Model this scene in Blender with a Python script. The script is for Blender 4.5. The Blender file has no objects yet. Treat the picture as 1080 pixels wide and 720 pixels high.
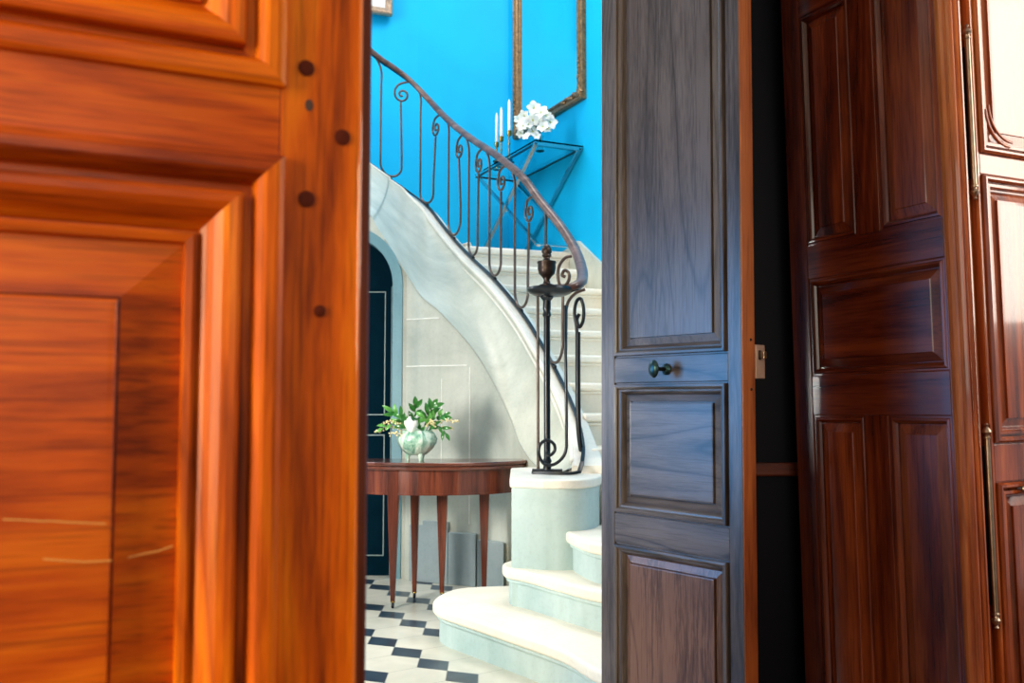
import bpy, bmesh, math, random
from mathutils import Vector, Matrix
random.seed(7)
scene = bpy.context.scene
COL = scene.collection
PI = math.pi
# ------------------------------------------------------------------ camera
F, CX, CY, CH, HOR = 980.0, 540.0, 360.0, 1.054, 425.0
PITCH = math.atan((HOR - CY) / F)
cp, sp = math.cos(PITCH), math.sin(PITCH)
CAM = Vector((0, 0, CH))
def ray(px, py):
    a, b = (px - CX) / F, (CY - py) / F
    return Vector((a, cp - b * sp, sp + b * cp))
def P(px, py, Y):
    r = ray(px, py)
    return CAM + r * (Y / r.y)
cd = bpy.data.cameras.new('camera'); cam = bpy.data.objects.new('camera', cd); COL.objects.link(cam)
cam.location = CAM; cam.rotation_euler = (PI / 2 + PITCH, 0, 0)
cd.sensor_width = 36.0; cd.lens = 36.0 * F / 1080.0; cd.clip_start = 0.05; cd.clip_end = 100
cd.dof.use_dof = True; cd.dof.focus_distance = 3.2; cd.dof.aperture_fstop = cd.lens / 6.5
scene.camera = cam
# ------------------------------------------------------------------ materials
def newmat(name):
    m = bpy.data.materials.new(name); m.use_nodes = True
    nt = m.node_tree; return m, nt, nt.nodes['Principled BSDF']
def setp(b, **k):
    for n, v in k.items():
        n = n.replace('_', ' ')
        if n in b.inputs:
            if isinstance(v, tuple) and len(v) == 3: v = v + (1,)
            b.inputs[n].default_value = v
def coords(nt, scale=(1, 1, 1), rot=(0, 0, 0)):
    tc = nt.nodes.new('ShaderNodeTexCoord'); mp = nt.nodes.new('ShaderNodeMapping')
    mp.inputs['Scale'].default_value = scale; mp.inputs['Rotation'].default_value = rot
    nt.links.new(tc.outputs['Object'], mp.inputs['Vector']); return mp.outputs['Vector']
def noise(nt, vec, scale, detail=4, rough=.55, dist=0):
    n = nt.nodes.new('ShaderNodeTexNoise'); n.inputs['Scale'].default_value = scale
    n.inputs['Detail'].default_value = detail; n.inputs['Roughness'].default_value = rough
    n.inputs['Distortion'].default_value = dist
    nt.links.new(vec, n.inputs['Vector']); return n.outputs['Fac']
def ramp(nt, fac, stops):
    r = nt.nodes.new('ShaderNodeValToRGB'); e = r.color_ramp.elements
    while len(e) < len(stops): e.new(.5)
    for i, (p, c) in enumerate(stops): e[i].position = p; e[i].color = tuple(c) + (1,)
    nt.links.new(fac, r.inputs['Fac']); return r.outputs['Color']
def mixc(nt, a, b, fac, mode='MIX'):
    m = nt.nodes.new('ShaderNodeMix'); m.data_type = 'RGBA'; m.blend_type = mode
    for s, v in ((m.inputs[0], fac), (m.inputs[6], a), (m.inputs[7], b)):
        if hasattr(v, 'links'): nt.links.new(v, s)
        else: s.default_value = v if isinstance(v, float) else tuple(v) + (1,)
    return m.outputs[2]
def bump(nt, b, h, strength, dist=.002):
    n = nt.nodes.new('ShaderNodeBump'); n.inputs['Strength'].default_value = strength
    n.inputs['Distance'].default_value = dist
    nt.links.new(h, n.inputs['Height']); nt.links.new(n.outputs['Normal'], b.inputs['Normal'])
def wood(name, cols, axis='z', rough=.3, coat=.5, g=1.0, bstr=.25, crough=.12, wf=.30, wn=.35, spec=.35, pore=.5, ring=0.):
    """cols = dark, mid, light"""
    m, nt, b = newmat(name)
    s = {'z': (1, 1, .09), 'x': (.09, 1, 1), 'y': (1, .09, 1)}[axis]
    v = coords(nt, s)
    n1 = noise(nt, v, 9 * g, 3, .5, .9)
    # cathedral figure: rings of a distorted low noise
    mu = nt.nodes.new('ShaderNodeMath'); mu.operation = 'MULTIPLY'; mu.inputs[1].default_value = 9
    nt.links.new(noise(nt, v, 5 * g, 1, .4, .6), mu.inputs[0])
    fr = nt.nodes.new('ShaderNodeMath'); fr.operation = 'PINGPONG'; fr.inputs[1].default_value = .5
    nt.links.new(mu.outputs[0], fr.inputs[0])
    n2 = noise(nt, v, 130 * g, 3, .6)
    a = nt.nodes.new('ShaderNodeMath'); a.operation = 'MULTIPLY_ADD'; a.inputs[1].default_value = wf
    nt.links.new(fr.outputs[0], a.inputs[0]); nt.links.new(n1, a.inputs[2])
    a2 = nt.nodes.new('ShaderNodeMath'); a2.operation = 'MULTIPLY_ADD'; a2.inputs[1].default_value = wn
    nt.links.new(n2, a2.inputs[0]); nt.links.new(a.outputs[0], a2.inputs[2])
    c = ramp(nt, a2.outputs[0], [(.34 + (wf + wn) * .16, cols[0]), (.43 + (wf + wn) * .43, cols[1]), (.58 + (wf + wn) * .62, cols[2])])
    if ring: c = mixc(nt, c, ramp(nt, fr.outputs[0], [(.0, (.30, .28, .28)), (.10, (1, 1, 1))]), ring, 'MULTIPLY')
    s2 = tuple(x if x == 1 else .03 for x in s)
    n3 = noise(nt, coords(nt, s2), 210 * g, 2, .5)
    c = mixc(nt, c, ramp(nt, n3, [(.34, (.35, .30, .28)), (.47, (1, 1, 1))]), pore, 'MULTIPLY')
    n4 = noise(nt, coords(nt), 3.0, 2, .5)
    c = mixc(nt, c, ramp(nt, n4, [(.35, (.62, .55, .5)), (.6, (1, 1, 1))]), .55, 'MULTIPLY')
    nt.links.new(c, b.inputs['Base Color'])
    setp(b, Roughness=rough, Coat_Weight=coat, Coat_Roughness=crough, Specular_IOR_Level=spec)
    bump(nt, b, a2.outputs[0], bstr, .0015)
    return m
def plain(name, col, rough=.5, metal=0., var=.12, scale=12, coat=0., bs=.1, **k):
    m, nt, b = newmat(name)
    n = noise(nt, coords(nt), scale, 5, .6)
    c = ramp(nt, n, [(.3, [x * (1 - var) for x in col]), (.7, [min(1, x * (1 + var)) for x in col])])
    nt.links.new(c, b.inputs['Base Color'])
    setp(b, Roughness=rough, Metallic=metal, Coat_Weight=coat, **k)
    if bs: bump(nt, b, n, bs, .002)
    return m
M = {}
# honey/orange waxed walnut of the near door
OR = [(.16, .014, .0004), (.60, .105, .0006), (.88, .24, .002)]
M['orange_v'] = wood('orange_wood_v', OR, 'z', .42, .10, crough=.2, spec=.18, bstr=.5, ring=.3)
M['orange_h'] = wood('orange_wood_h', [(.15, .012, .0004), (.54, .082, .0006), (.78, .17, .002)], 'x', .42, .10, crough=.2, spec=.18, bstr=.5)
M['orange_edge_shaded'] = wood('orange_wood_edge_shaded', [(.03, .004, .001), (.09, .012, .002), (.14, .022, .003)], 'z', .35, .3)  # much darker copy of the door wood; the lip's shade is painted in
OK_ = [(.019, .015, .014), (.092, .072, .064), (.140, .110, .097)]
M['oak_v'] = wood('grey_oak_v', OK_, 'z', .36, .35, 1.4, .5, .3, .22, .7, ring=.55)
M['oak_h'] = wood('grey_oak_h', OK_, 'x', .34, .4, 1.4, .5, .3, .36, .5, ring=.8)
M['oak_warm'] = wood('warm_oak_v', [(.05, .022, .013), (.13, .062, .038), (.2, .10, .062)], 'z', .36, .3, 1.5, .5, .3, .3, .8, ring=.5)
M['oak_edge'] = wood('oak_edge', [(.14, .025, .006), (.34, .075, .014), (.5, .14, .03)], 'z', .4, .2)
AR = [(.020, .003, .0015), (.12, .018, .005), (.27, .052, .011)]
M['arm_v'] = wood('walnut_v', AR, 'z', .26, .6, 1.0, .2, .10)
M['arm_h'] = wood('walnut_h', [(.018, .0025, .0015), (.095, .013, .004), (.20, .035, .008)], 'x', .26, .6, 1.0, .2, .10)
M['arm_f_lit'] = wood('walnut_front_lit', [(.10, .014, .003), (.32, .06, .011), (.55, .15, .03)], 'z', .22, .6, 1.0, .15, .06)  # lighter copy of the walnut; the front's stronger light is in the colour
M['table'] = wood('mahogany', [(.03, .006, .004), (.12, .024, .011), (.22, .052, .022)], 'z', .3, .4, 1.0, .15)
M['table_top'] = wood('mahogany_top', [(.045, .012, .008), (.12, .032, .018), (.2, .06, .035)], 'x', .22, .7, 1.0, .1)
M['rail_wood'] = wood('rail_wood', [(.035, .014, .012), (.11, .055, .045), (.2, .12, .10)], 'x', .36, .25, spec=.3)
M['dado'] = wood('dado_wood', [(.06, .012, .006), (.16, .03, .012), (.25, .06, .02)], 'x', .4, .2)
M['floor_wood'] = wood('floor_wood', [(.05, .02, .01), (.13, .06, .03), (.2, .1, .05)], 'y', .4, .3)
M['gloss_orange'] = plain('gloss_orange', (.5, .12, .02), .12, coat=1., bs=0)
M['peg'] = plain('peg', (.075, .010, .003), .6, scale=60, Specular_IOR_Level=.1)
M['scratch'] = plain('scratch', (.75, .35, .08), .6)
M['knot'] = plain('knot', (.05, .02, .012), .6)
M['navy'] = plain('navy_paint', (.0025, .0030, .008), .45, scale=3, Specular_IOR_Level=.15)
M['room_paint'] = plain('room_paint', (.45, .40, .34), .8)
M['ceil'] = plain('ceiling_paint', (.7, .68, .64), .9)
M['blue'] = plain('blue_paint', (.0, .43, .77), .6, var=.05, scale=1.5, bs=.04, Specular_IOR_Level=.2)
def stone(name, a, b_, rough=.5, joints=False, streak=True):
    m, nt, b = newmat(name)
    v = coords(nt)
    n = noise(nt, v, 2.2, 6, .6, .4)
    c = ramp(nt, n, [(.32, a), (.68, b_)])
    if streak:
        n2 = noise(nt, coords(nt, (1, 1, .12)), 10, 4, .6)
        c = mixc(nt, c, ramp(nt, n2, [(.3, (.80, .82, .80)), (.65, (1, 1, 1))]), .6, 'MULTIPLY')
    n3 = noise(nt, v, 60, 4, .7)
    c = mixc(nt, c, ramp(nt, n3, [(.30, (.82, .82, .82)), (.5, (1, 1, 1))]), .5, 'MULTIPLY')
    nt.links.new(c, b.inputs['Base Color']); setp(b, Roughness=rough)
    bump(nt, b, n3, .15, .002)
    return m
M['stone'] = stone('limestone_wall', (.43, .46, .40), (.64, .65, .56), .45)
M['stone_cool_shaded'] = stone('cool_shaded_stone', (.35, .49, .51), (.52, .64, .64), .5)  # cool grey stone; the cyan of its shade is partly in the tint
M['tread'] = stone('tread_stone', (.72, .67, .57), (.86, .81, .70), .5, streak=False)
M['curb'] = stone('curb_stone', (.66, .64, .57), (.82, .79, .71), .42, streak=False)
M['surround'] = stone('painted_surround', (.13, .28, .33), (.19, .36, .41), .5)
M['plinth'] = stone('plinth_stone', (.24, .31, .33), (.36, .42, .43), .4)
M['joint'] = plain('joint', (.85, .85, .80), .7)
M['crease'] = plain('crease', (.36, .38, .33), .7)  # darker stone tone painting the shade line in the crease
M['joint_dark'] = plain('joint_dark', (.10, .13, .13), .7)
M['teal_door'] = plain('dark_teal_door', (.002, .014, .024), .8, Specular_IOR_Level=.0)
M['gilt_line'] = plain('pale_line', (.25, .33, .32), .5)
M['iron'] = plain('wrought_iron', (.11, .078, .066), .34, .7, .25, 30)
M['iron_dark_and_shaded'] = plain('dark_and_shaded_iron', (.010, .013, .018), .34, .5, .2, 30, coat=.15)  # dark metal; on the newel ironwork the darkness is shade put into colour
M['bronze'] = plain('bronze', (.04, .024, .018), .38, .6, .3, 40)
M['knob'] = plain('green_bronze', (.03, .07, .075), .3, .9, .3, 30)
M['hinge'] = plain('hinge_metal', (.36, .27, .20), .28, 1., .2, 30)
M['lock'] = plain('lock_metal', (.50, .33, .25), .5, .35, .15, 30)
M['gilt'] = plain('gilt_frame', (.20, .12, .055), .42, .55, .55, 45, bs=.8)
M['gilt_light'] = plain('gilt_light', (.45, .30, .20), .42, .4, .4, 45, bs=.6)
M['mat_white'] = plain('white_mat', (.85, .82, .76), .8)
M['candle'] = plain('candle_wax', (.85, .86, .84), .4, Subsurface_Weight=.2)
M['brass'] = plain('brass', (.42, .27, .08), .25, 1., .2, 30)
M['chrome'] = plain('chrome', (.42, .50, .52), .16, 1., .05, 30, bs=0)
M['petal'] = plain('white_petal', (.92, .90, .82), .5, var=.05, Subsurface_Weight=.15)
M['petal_core'] = plain('petal_core', (.55, .60, .20), .5)
M['leaf'] = plain('leaf', (.025, .15, .02), .3, var=.5, scale=20, coat=.3)
M['leaf_light'] = plain('leaf_light', (.09, .30, .05), .35, var=.4, scale=20)
M['stem'] = plain('stem', (.09, .16, .05), .5)
M['bud'] = plain('bud', (.80, .66, .34), .5, var=.2, scale=40)
m, nt, b = newmat('celadon')
n = noise(nt, coords(nt, (1, 1, .5)), 22, 5, .65, 1.2)
nt.links.new(ramp(nt, n, [(.36, (.10, .30, .20)), (.50, (.40, .62, .47)), (.62, (.78, .85, .72))]), b.inputs['Base Color'])
setp(b, Roughness=.3, Coat_Weight=.6); bump(nt, b, n, .3, .003); M['celadon'] = m
m, nt, b = newmat('glass'); setp(b, Base_Color=(.72, .93, .93), Roughness=.02, Transmission_Weight=1., IOR=1.15); M['glass'] = m
m, nt, b = newmat('mirror'); setp(b, Base_Color=(.93, .95, .95), Roughness=.03, Metallic=1.)
bump(nt, b, noise(nt, coords(nt), 1.5, 2), .05, .01); M['mirror'] = m
# black and white floor
def tile_mat():
    m, nt, b = newmat('chequered_marble')
    tc = nt.nodes.new('ShaderNodeTexCoord'); sx = nt.nodes.new('ShaderNodeSeparateXYZ')
    nt.links.new(tc.outputs['Object'], sx.inputs[0])
    def mth(op, *a):
        n = nt.nodes.new('ShaderNodeMath'); n.operation = op
        for i, v in enumerate(a):
            if isinstance(v, (int, float)): n.inputs[i].default_value = v
            else: nt.links.new(v, n.inputs[i])
        return n.outputs[0]
    ax, ay = .577, -.8167
    p0 = P(403.7, 671.1, 4.197)
    X = mth('SUBTRACT', sx.outputs[0], p0.x); Y = mth('SUBTRACT', sx.outputs[1], p0.y)
    A = mth('ADD', mth('MULTIPLY', X, ax), mth('MULTIPLY', Y, ay))
    B = mth('ADD', mth('MULTIPLY', X, -ay), mth('MULTIPLY', Y, ax))
    SA, SB, h = .220, .277, 1.0
    ca = mth('SUBTRACT', mth('FLOORED_MODULO', mth('ADD', A, SA / 2), SA), SA / 2)
    cb = mth('SUBTRACT', mth('FLOORED_MODULO', mth('ADD', B, SB / 2), SB), SB / 2)
    aa = mth('ABSOLUTE', ca); bb = mth('ABSOLUTE', cb)
    s = mth('ADD', mth('MULTIPLY', aa, 1 / .109), mth('MULTIPLY', bb, 1 / .074))
    black = mth('LESS_THAN', s, h)
    j1 = mth('LESS_THAN', mth('ABSOLUTE', mth('SUBTRACT', s, h + .02)), .028)
    j2 = mth('MULTIPLY', mth('LESS_THAN', aa, .0018), mth('GREATER_THAN', bb, .074))
    jj = mth('MAXIMUM', j1, j2)
    v = coords(nt)
    pale = ramp(nt, noise(nt, v, 3, 5, .6, .5), [(.3, (.44, .44, .37)), (.7, (.66, .63, .53))])
    dark = ramp(nt, noise(nt, v, 7, 5, .6), [(.3, (.010, .022, .040)), (.7, (.035, .06, .085))])
    c = mixc(nt, pale, (.30, .30, .26), jj)
    c = mixc(nt, c, dark, black)
    nt.links.new(c, b.inputs['Base Color']); setp(b, Roughness=.28)
    return m
M['tile'] = tile_mat()
# ------------------------------------------------------------------ mesh builder
class MB:
    def __init__(s): s.v = []; s.f = []; s.mi = []; s.cur = 0
    def add(s, vs, fs, T=None):
        o = len(s.v)
        for p in vs:
            p = Vector(p); s.v.append(tuple(T(p)) if T else tuple(p))
        for f in fs: s.f.append([o + i for i in f]); s.mi.append(s.cur)
        return s
    def box(s, a, b, T=None):
        x0, y0, z0 = a; x1, y1, z1 = b
        return s.add([(x0,y0,z0),(x1,y0,z0),(x1,y1,z0),(x0,y1,z0),(x0,y0,z1),(x1,y0,z1),(x1,y1,z1),(x0,y1,z1)],
              [(3,2,1,0),(4,5,6,7),(0,1,5,4),(1,2,6,5),(2,3,7,6),(3,0,4,7)], T)
    def prism(s, poly, z0, z1, T=None):
        n = len(poly)
        vs = [(p[0], p[1], z0) for p in poly] + [(p[0], p[1], z1) for p in poly]
        fs = [tuple(range(n))[::-1], tuple(range(n, 2 * n))] + [(i, (i+1) % n, n + (i+1) % n, n + i) for i in range(n)]
        return s.add(vs, fs, T)
    def lathe(s, prof, seg=20, c=(0,0,0), T=None, fl=0, fa=0, cap=True, ax=(1,1)):
        vs = []
        for r, z in prof:
            for k in range(seg):
                a = 2 * PI * k / seg; rr = r * (1 + fa * math.cos(fl * a)) if fl else r
                vs.append((c[0] + ax[0] * rr * math.cos(a), c[1] + ax[1] * rr * math.sin(a), c[2] + z))
        fs = []
        for i in range(len(prof) - 1):
            for k in range(seg):
                fs.append((i*seg+k, i*seg+(k+1) % seg, (i+1)*seg+(k+1) % seg, (i+1)*seg+k))
        if cap:
            fs.append(tuple(range(seg))[::-1]); fs.append(tuple((len(prof)-1)*seg + k for k in range(seg)))
        return s.add(vs, fs, T)
    def tube(s, pts, r, seg=8, up=None, sec=None, cap=True):
        """sweep of a round (r float or list) or custom section [(side, up)] along pts, z-up frame"""
        pts = [Vector(p) for p in pts]; n = len(pts); rings = []
        prevN = None
        for i, p in enumerate(pts):
            t = (pts[min(i+1, n-1)] - pts[max(i-1, 0)])
            t = t.normalized() if t.length > 1e-9 else Vector((0,0,1))
            if up is not None:
                side = t.cross(Vector(up))
                side = side.normalized() if side.length > 1e-6 else (prevN or Vector((1,0,0)))
                nn = side
            else:
                if prevN is None:
                    a = Vector((0,0,1)) if abs(t.z) < .9 else Vector((1,0,0))
                    nn = t.cross(a).normalized()
                else:
                    nn = (prevN - t * prevN.dot(t)); nn = nn.normalized() if nn.length > 1e-6 else prevN
            prevN = nn; bb = nn.cross(t).normalized()
            if sec: rings.append([p + nn * a_ + bb * b_ for a_, b_ in sec])
            else:
                rr = r[i] if isinstance(r, (list, tuple)) else r
                rings.append([p + nn * rr * math.cos(2*PI*k/seg) + bb * rr * math.sin(2*PI*k/seg) for k in range(seg)])
        q = len(rings[0]); vs = [v for R in rings for v in R]; fs = []
        for i in range(n - 1):
            for k in range(q): fs.append((i*q+k, i*q+(k+1) % q, (i+1)*q+(k+1) % q, (i+1)*q+k))
        if cap: fs.append(tuple(range(q))[::-1]); fs.append(tuple((n-1)*q+k for k in range(q)))
        return s.add(vs, fs)
    def ring(s, x0, x1, z0, z1, prof, cap=True, T=None, hm=0):
        """mitred moulding: prof = (inset, y) from the opening's edge inwards"""
        vs = []
        for i, y in prof: vs += [(x0+i, y, z0+i), (x1-i, y, z0+i), (x1-i, y, z1-i), (x0+i, y, z1-i)]
        fs = []
        for j in range(len(prof) - 1):
            for k in range(4): fs.append((j*4+k, j*4+(k+1) % 4, (j+1)*4+(k+1) % 4, (j+1)*4+k))
        if cap: o = 4 * (len(prof)-1); fs.append((o, o+1, o+2, o+3))
        s.add(vs, fs, T)
        if hm:
            m0 = len(s.mi) - len(fs)
            for j in range(4 * (len(prof) - 1)):
                if j % 2 == 0: s.mi[m0 + j] = 1
        return s
    def grid(s, rows, T=None):
        n = len(rows[0]); vs = [p for r in rows for p in r]; fs = []
        for i in range(len(rows) - 1):
            for k in range(n - 1): fs.append((i*n+k, i*n+k+1, (i+1)*n+k+1, (i+1)*n+k))
        return s.add(vs, fs, T)
    def build(s, name, mats, parent=None, smooth=None, bevel=0, world=False, solid=0, segs=2, fixn=True):
        me = bpy.data.meshes.new(name); me.from_pydata(s.v, [], s.f)
        if not isinstance(mats, (list, tuple)): mats = [mats]
        for m_ in mats: me.materials.append(m_)
        me.polygons.foreach_set('material_index', s.mi)
        if fixn:
            bm = bmesh.new(); bm.from_mesh(me)
            bmesh.ops.recalc_face_normals(bm, faces=bm.faces); bm.to_mesh(me); bm.free()
        if smooth is not None:
            me.polygons.foreach_set('use_smooth', [True] * len(me.polygons))
            if smooth > 0:
                try: me.set_sharp_from_angle(angle=math.radians(smooth))
                except Exception: pass
        me.update()
        o = bpy.data.objects.new(name, me); COL.objects.link(o)
        if parent is not None:
            o.parent = parent
            if world: o.location = -parent.location
        if solid:
            md = o.modifiers.new('s', 'SOLIDIFY'); md.thickness = solid; md.offset = -1
        if bevel:
            md = o.modifiers.new('b', 'BEVEL'); md.width = bevel; md.segments = segs; md.limit_method = 'ANGLE'
            md.angle_limit = math.radians(35); md.harden_normals = False
        return o
def tag(o, label, cat, group=None):
    o['label'] = label; o['category'] = cat
    if group: o['group'] = group
    return o
def struct(o): o['kind'] = 'structure'; return o
def empty(name, loc=(0,0,0), rz=0):
    o = bpy.data.objects.new(name, None); COL.objects.link(o); o.location = loc; o.rotation_euler = (0,0,rz)
    o.empty_display_size = .1; return o
def catmull(pts, sub=6):
    pts = [Vector(p) for p in pts]; out = []
    for i in range(len(pts) - 1):
        p0 = pts[max(i-1, 0)]; p1 = pts[i]; p2 = pts[i+1]; p3 = pts[min(i+2, len(pts)-1)]
        for k in range(sub):
            t = k / sub
            out.append(.5 * ((2*p1) + (p2-p0)*t + (2*p0-5*p1+4*p2-p3)*t*t + (3*p1-p0-3*p2+p3)*t**3))
    out.append(pts[-1]); return out
def plane_loc(O, D):
    """pixel -> (x along D, z) on the vertical plane through O"""
    N = Vector((-D[1], D[0], 0)); O3 = Vector((O[0], O[1], CH))
    def f(px, py=HOR):
        r = ray(px, py); t = (O3 - CAM).dot(N) / r.dot(N); q = CAM + r * t
        return (q - O3).dot(Vector((D[0], D[1], 0))), q.z
    return f
def lean(o, O, ang):
    base = Matrix.Translation((O[0], O[1], 0)) @ Matrix.Rotation(o.rotation_euler.z, 4, 'Z')
    pv = Vector((O[0], O[1], CH))
    mw = Matrix.Translation(pv) @ Matrix.Rotation(ang, 4, 'Y') @ Matrix.Translation(-pv) @ base
    o.location = mw.to_translation(); o.rotation_euler = mw.to_euler()
def leafwork(root, x0, x1, ztop, opens, th, prof, pprof, mats, names=('stile', 'rail'), T=None, bev=.0015, pmats=None, zb=0., mull=None):
    """framed-and-panelled leaf. opens: list of (z0,z1) rows; each row list of (x0,x1) openings"""
    mv, mh = mats
    xs0 = min(a for r in opens for a, b in r[2]); xs1 = max(b for r in opens for a, b in r[2])
    MB().box((x0, 0, zb), (xs0, th, ztop), T).build('stile', mv, root, bevel=bev)
    MB().box((xs1, 0, zb), (x1, th, ztop), T).build('stile', mv, root, bevel=bev)
    z = zb
    for (z0, z1, cells) in opens:
        MB().box((xs0, .0004, z), (xs1, th, z0), T).build('rail', mh, root, bevel=bev)
        z = z1
        cells = sorted(cells)
        for i in range(len(cells) - 1):
            MB().box((cells[i][1], .0004, z0), (cells[i+1][0], th, z1), T).build('mullion', mv, root, bevel=bev)
    MB().box((xs0, .0004, z), (xs1, th, ztop), T).build('rail', mh, root, bevel=bev)
    k = 0
    for (z0, z1, cells) in opens:
        for a, b in sorted(cells):
            MB().ring(a, b, z0, z1, prof, cap=False, T=T, hm=1).build('moulding', [mv, mh], root, fixn=False)
            i0 = prof[-1][0]
            pm = (pmats[k] if pmats else mv)
            mb = MB().ring(a + i0, b - i0, z0 + i0, z1 - i0, pprof, T=T)
            mb.ring(a + i0 * .5, b - i0 * .5, z0 + i0 * .5, z1 - i0 * .5, [(0, th * .8), (.001, th * .8)], T=T)
            mb.build('panel', pm, root, fixn=False)
            k += 1
# ------------------------------------------------------------------ near door (left)
D = Vector((math.sin(math.radians(65)), math.cos(math.radians(65))))
O = P(378, HOR, 1.10); O = (O.x, O.y)
L = plane_loc(O, D)
root = empty('panelled_door', (O[0], O[1], 0), math.atan2(D[1], D[0]))
tag(root, 'orange-brown panelled wooden door leaf in the blurred left foreground, with dark pegs', 'door')
xo = L(291)[0]; zr0 = L(293, 169)[1]; zr1 = L(293, 89)[1]
xl = xo - .62
prof = [(-.004, .004), (-.004, -.008), (.002, -.011), (.006, -.012), (.016, -.012), (.020, -.010), (.0255, -.003), (.028, .002), (.0285, .016), (.041, .016),
        (.041, -.002), (.043, -.005), (.047, -.0065), (.054, -.006), (.062, -.003), (.071, .004), (.078, .012), (.084, .017), (.086, .021), (.088, .021), (.0885, .013), (.092, .012), (.1, .014), (.1015, .024)]
pprof = [(0, .024), (.0635, .0175), (.0638, .023), (.0668, .023), (.067, .008), (.069, .0065), (.075, .0063)]
leafwork(root, xl - .1, 0, 2.5, [(.22, zr0, [(xl, xo)]), (zr1, 2.32, [(xl, xo)])], .045, prof, pprof,
         (M['orange_v'], M['orange_h']), bev=.002, pmats=[M['orange_h'], M['orange_v']])
# rebated lip of the meeting edge
xe = L(391.5)[0]
MB().add([(.0, .006, 0), (.0, .045, 0), (xe, .045, 0), (xe, .014, 0), (xe - .004, .008, 0), (.0, .006, 2.5), (.0, .045, 2.5), (xe, .045, 2.5), (xe, .014, 2.5), (xe - .004, .008, 2.5)],
         [(0,1,2,3,4), (5,6,7,8,9), (0,1,6,5), (1,2,7,6), (2,3,8,7), (3,4,9,8), (4,0,5,9)]).build('rebate_lip', M['orange_edge_shaded'], root)
MB().tube([(-.0012, .0015, .0), (-.0012, .0015, 2.5)], .0026, 10).build('highlight_bead', M['gloss_orange'], root, smooth=0)  # thin glossy bead added to catch a highlight along the edge
for px, py, r in ((323, 72, .0095), (361, 145, .0095), (323, 210, .0098), (337, 328, .007)):
    x, z = L(px, py)
    MB().lathe([(r, .0), (r, .0016), (r * .7, .0026), (.0005, .003)], 18, T=lambda p, x=x, z=z: Vector((x + p.x, -p.z, z + p.y))).build('peg', M['peg'], root, smooth=40)
x, z = L(326, 111)
MB().lathe([(.006, .0), (.006, .0004), (.003, .0006)], 14, T=lambda p: Vector((x + p.x * .8, -p.z, z + p.y * 1.2))).build('knot', M['knot'], root)
# pale scratches in the lower panel
def scratch(pts, y, w):
    q = [L(*p) for p in pts]; mb = MB()
    mb.grid([[(a, y, z + w * (1 if i % 2 else .6)) for i, (a, z) in enumerate(q)], [(a, y, z - w * (.5 if i % 2 else 1)) for i, (a, z) in enumerate(q)]])
    return mb
for pts, yy in (([(2, 548), (20, 549), (45, 550), (52, 550), (70, 551), (112, 553)], .0059), ([(45, 590), (65, 592), (90, 593), (118, 592)], .0059), ([(136, 590), (150, 587), (168, 583), (184, 578)], .017)):
    scratch(pts, yy, .0009).build('scratch', M['scratch'], root)
# ------------------------------------------------------------------ middle leaf
D = Vector((.629, -.777)).normalized()
near = P(782.5, HOR, 2.35)
w = .504
O = (near.x - D.x * w, near.y - D.y * w)
L = plane_loc(O, D)
root = empty('panelled_door', (O[0], O[1], 0), math.atan2(D[1], D[0]))
tag(root, 'dark grey-brown panelled door leaf standing open in the middle, with a small knob', 'door')
xa, xb = L(648)[0], L(768)[0]
def zavg(*pts): return sum(L(*p)[1] for p in pts) / len(pts)
z1t = zavg((648, 380), (767, 368)); z2t = zavg((648, 404), (767, 401)); z2b = zavg((648, 539), (768, 557)); z3t = zavg((648, 569), (768, 592))
prof = [(-.004, .006), (.0045, .006), (.0045, -.006), (.006, -.009), (.012, -.0095), (.016, -.007), (.0175, -.001), (.0195, .0005), (.024, .001), (.028, .005), (.032, .012), (.034, .0165)]
pprof = [(0, .0165), (.0185, .0125), (.0187, .018), (.0212, .018), (.0214, .006), (.025, .0055)]
leafwork(root, 0, w, 2.56, [(.2, z3t, [(xa, xb)]), (z2b, z2t, [(xa, xb)]), (z1t, 2.40, [(xa, xb)])], .052, prof, pprof,
         (M['oak_v'], M['oak_h']), bev=.002, pmats=[M['oak_warm'], M['oak_h'], M['oak_v']])
MB().box((w, .0005, .002), (w + .003, .0515, 2.558)).build('edge', M['oak_edge'], root, bevel=.001)
# knob: turned rose, spindle, thin oval grip
kx, kz = L(703, 389)
TK = lambda p: Vector((kx + p.x, -p.z, kz + p.y))
k0 = MB().lathe([(.014, 0), (.016, .003), (.012, .008), (.007, .012)], 20, T=TK).build('knob', M['knob'], root, smooth=40)
MB().lathe([(.006, .01), (.0055, .03), (.007, .045), (.006, .05)], 16, T=TK).build('spindle', M['iron_dark_and_shaded'], k0, smooth=40)
MB().lathe([(.004, .047), (.022, .049), (.0245, .052), (.022, .056), (.010, .060), (.001, .061)], 24, T=lambda p: Vector((kx + p.x * .72, -p.z, kz + p.y))).build('grip', M['knob'], k0, smooth=50)
# rim lock on the back of the meeting edge
zl0 = CH - (397.5 - HOR) * -1 * 0 + (HOR - 397.5) / F * 2.33; zl1 = CH + (HOR - 361) / F * 2.33
lk = MB().box((w - .10, .0525, zl0), (w + .006, .090, zl1)).build('rim_lock', M['lock'], root, bevel=.0015)
zb_ = CH + (HOR - 372) / F * 2.33
MB().box((w + .006, .068, zb_ - .009), (w + .019, .080, zb_ + .009)).build('latch_bolt', M['hinge'], lk, bevel=.001)
MB().box((w + .0062, .062, zb_ - .012), (w + .0068, .072, zb_ + .012)).build('keyhole_slot', M['iron_dark_and_shaded'], lk)
for zz in (zl0 - .028, zl1 + .012):
    MB().lathe([(.004, 0), (.003, .002)], 10, T=lambda p, zz=zz: Vector((w + .003 + p.z, .035 + p.x, zz + p.y))).build('screw', M['iron_dark_and_shaded'], root)
lean(root, O, .0065)
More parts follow.
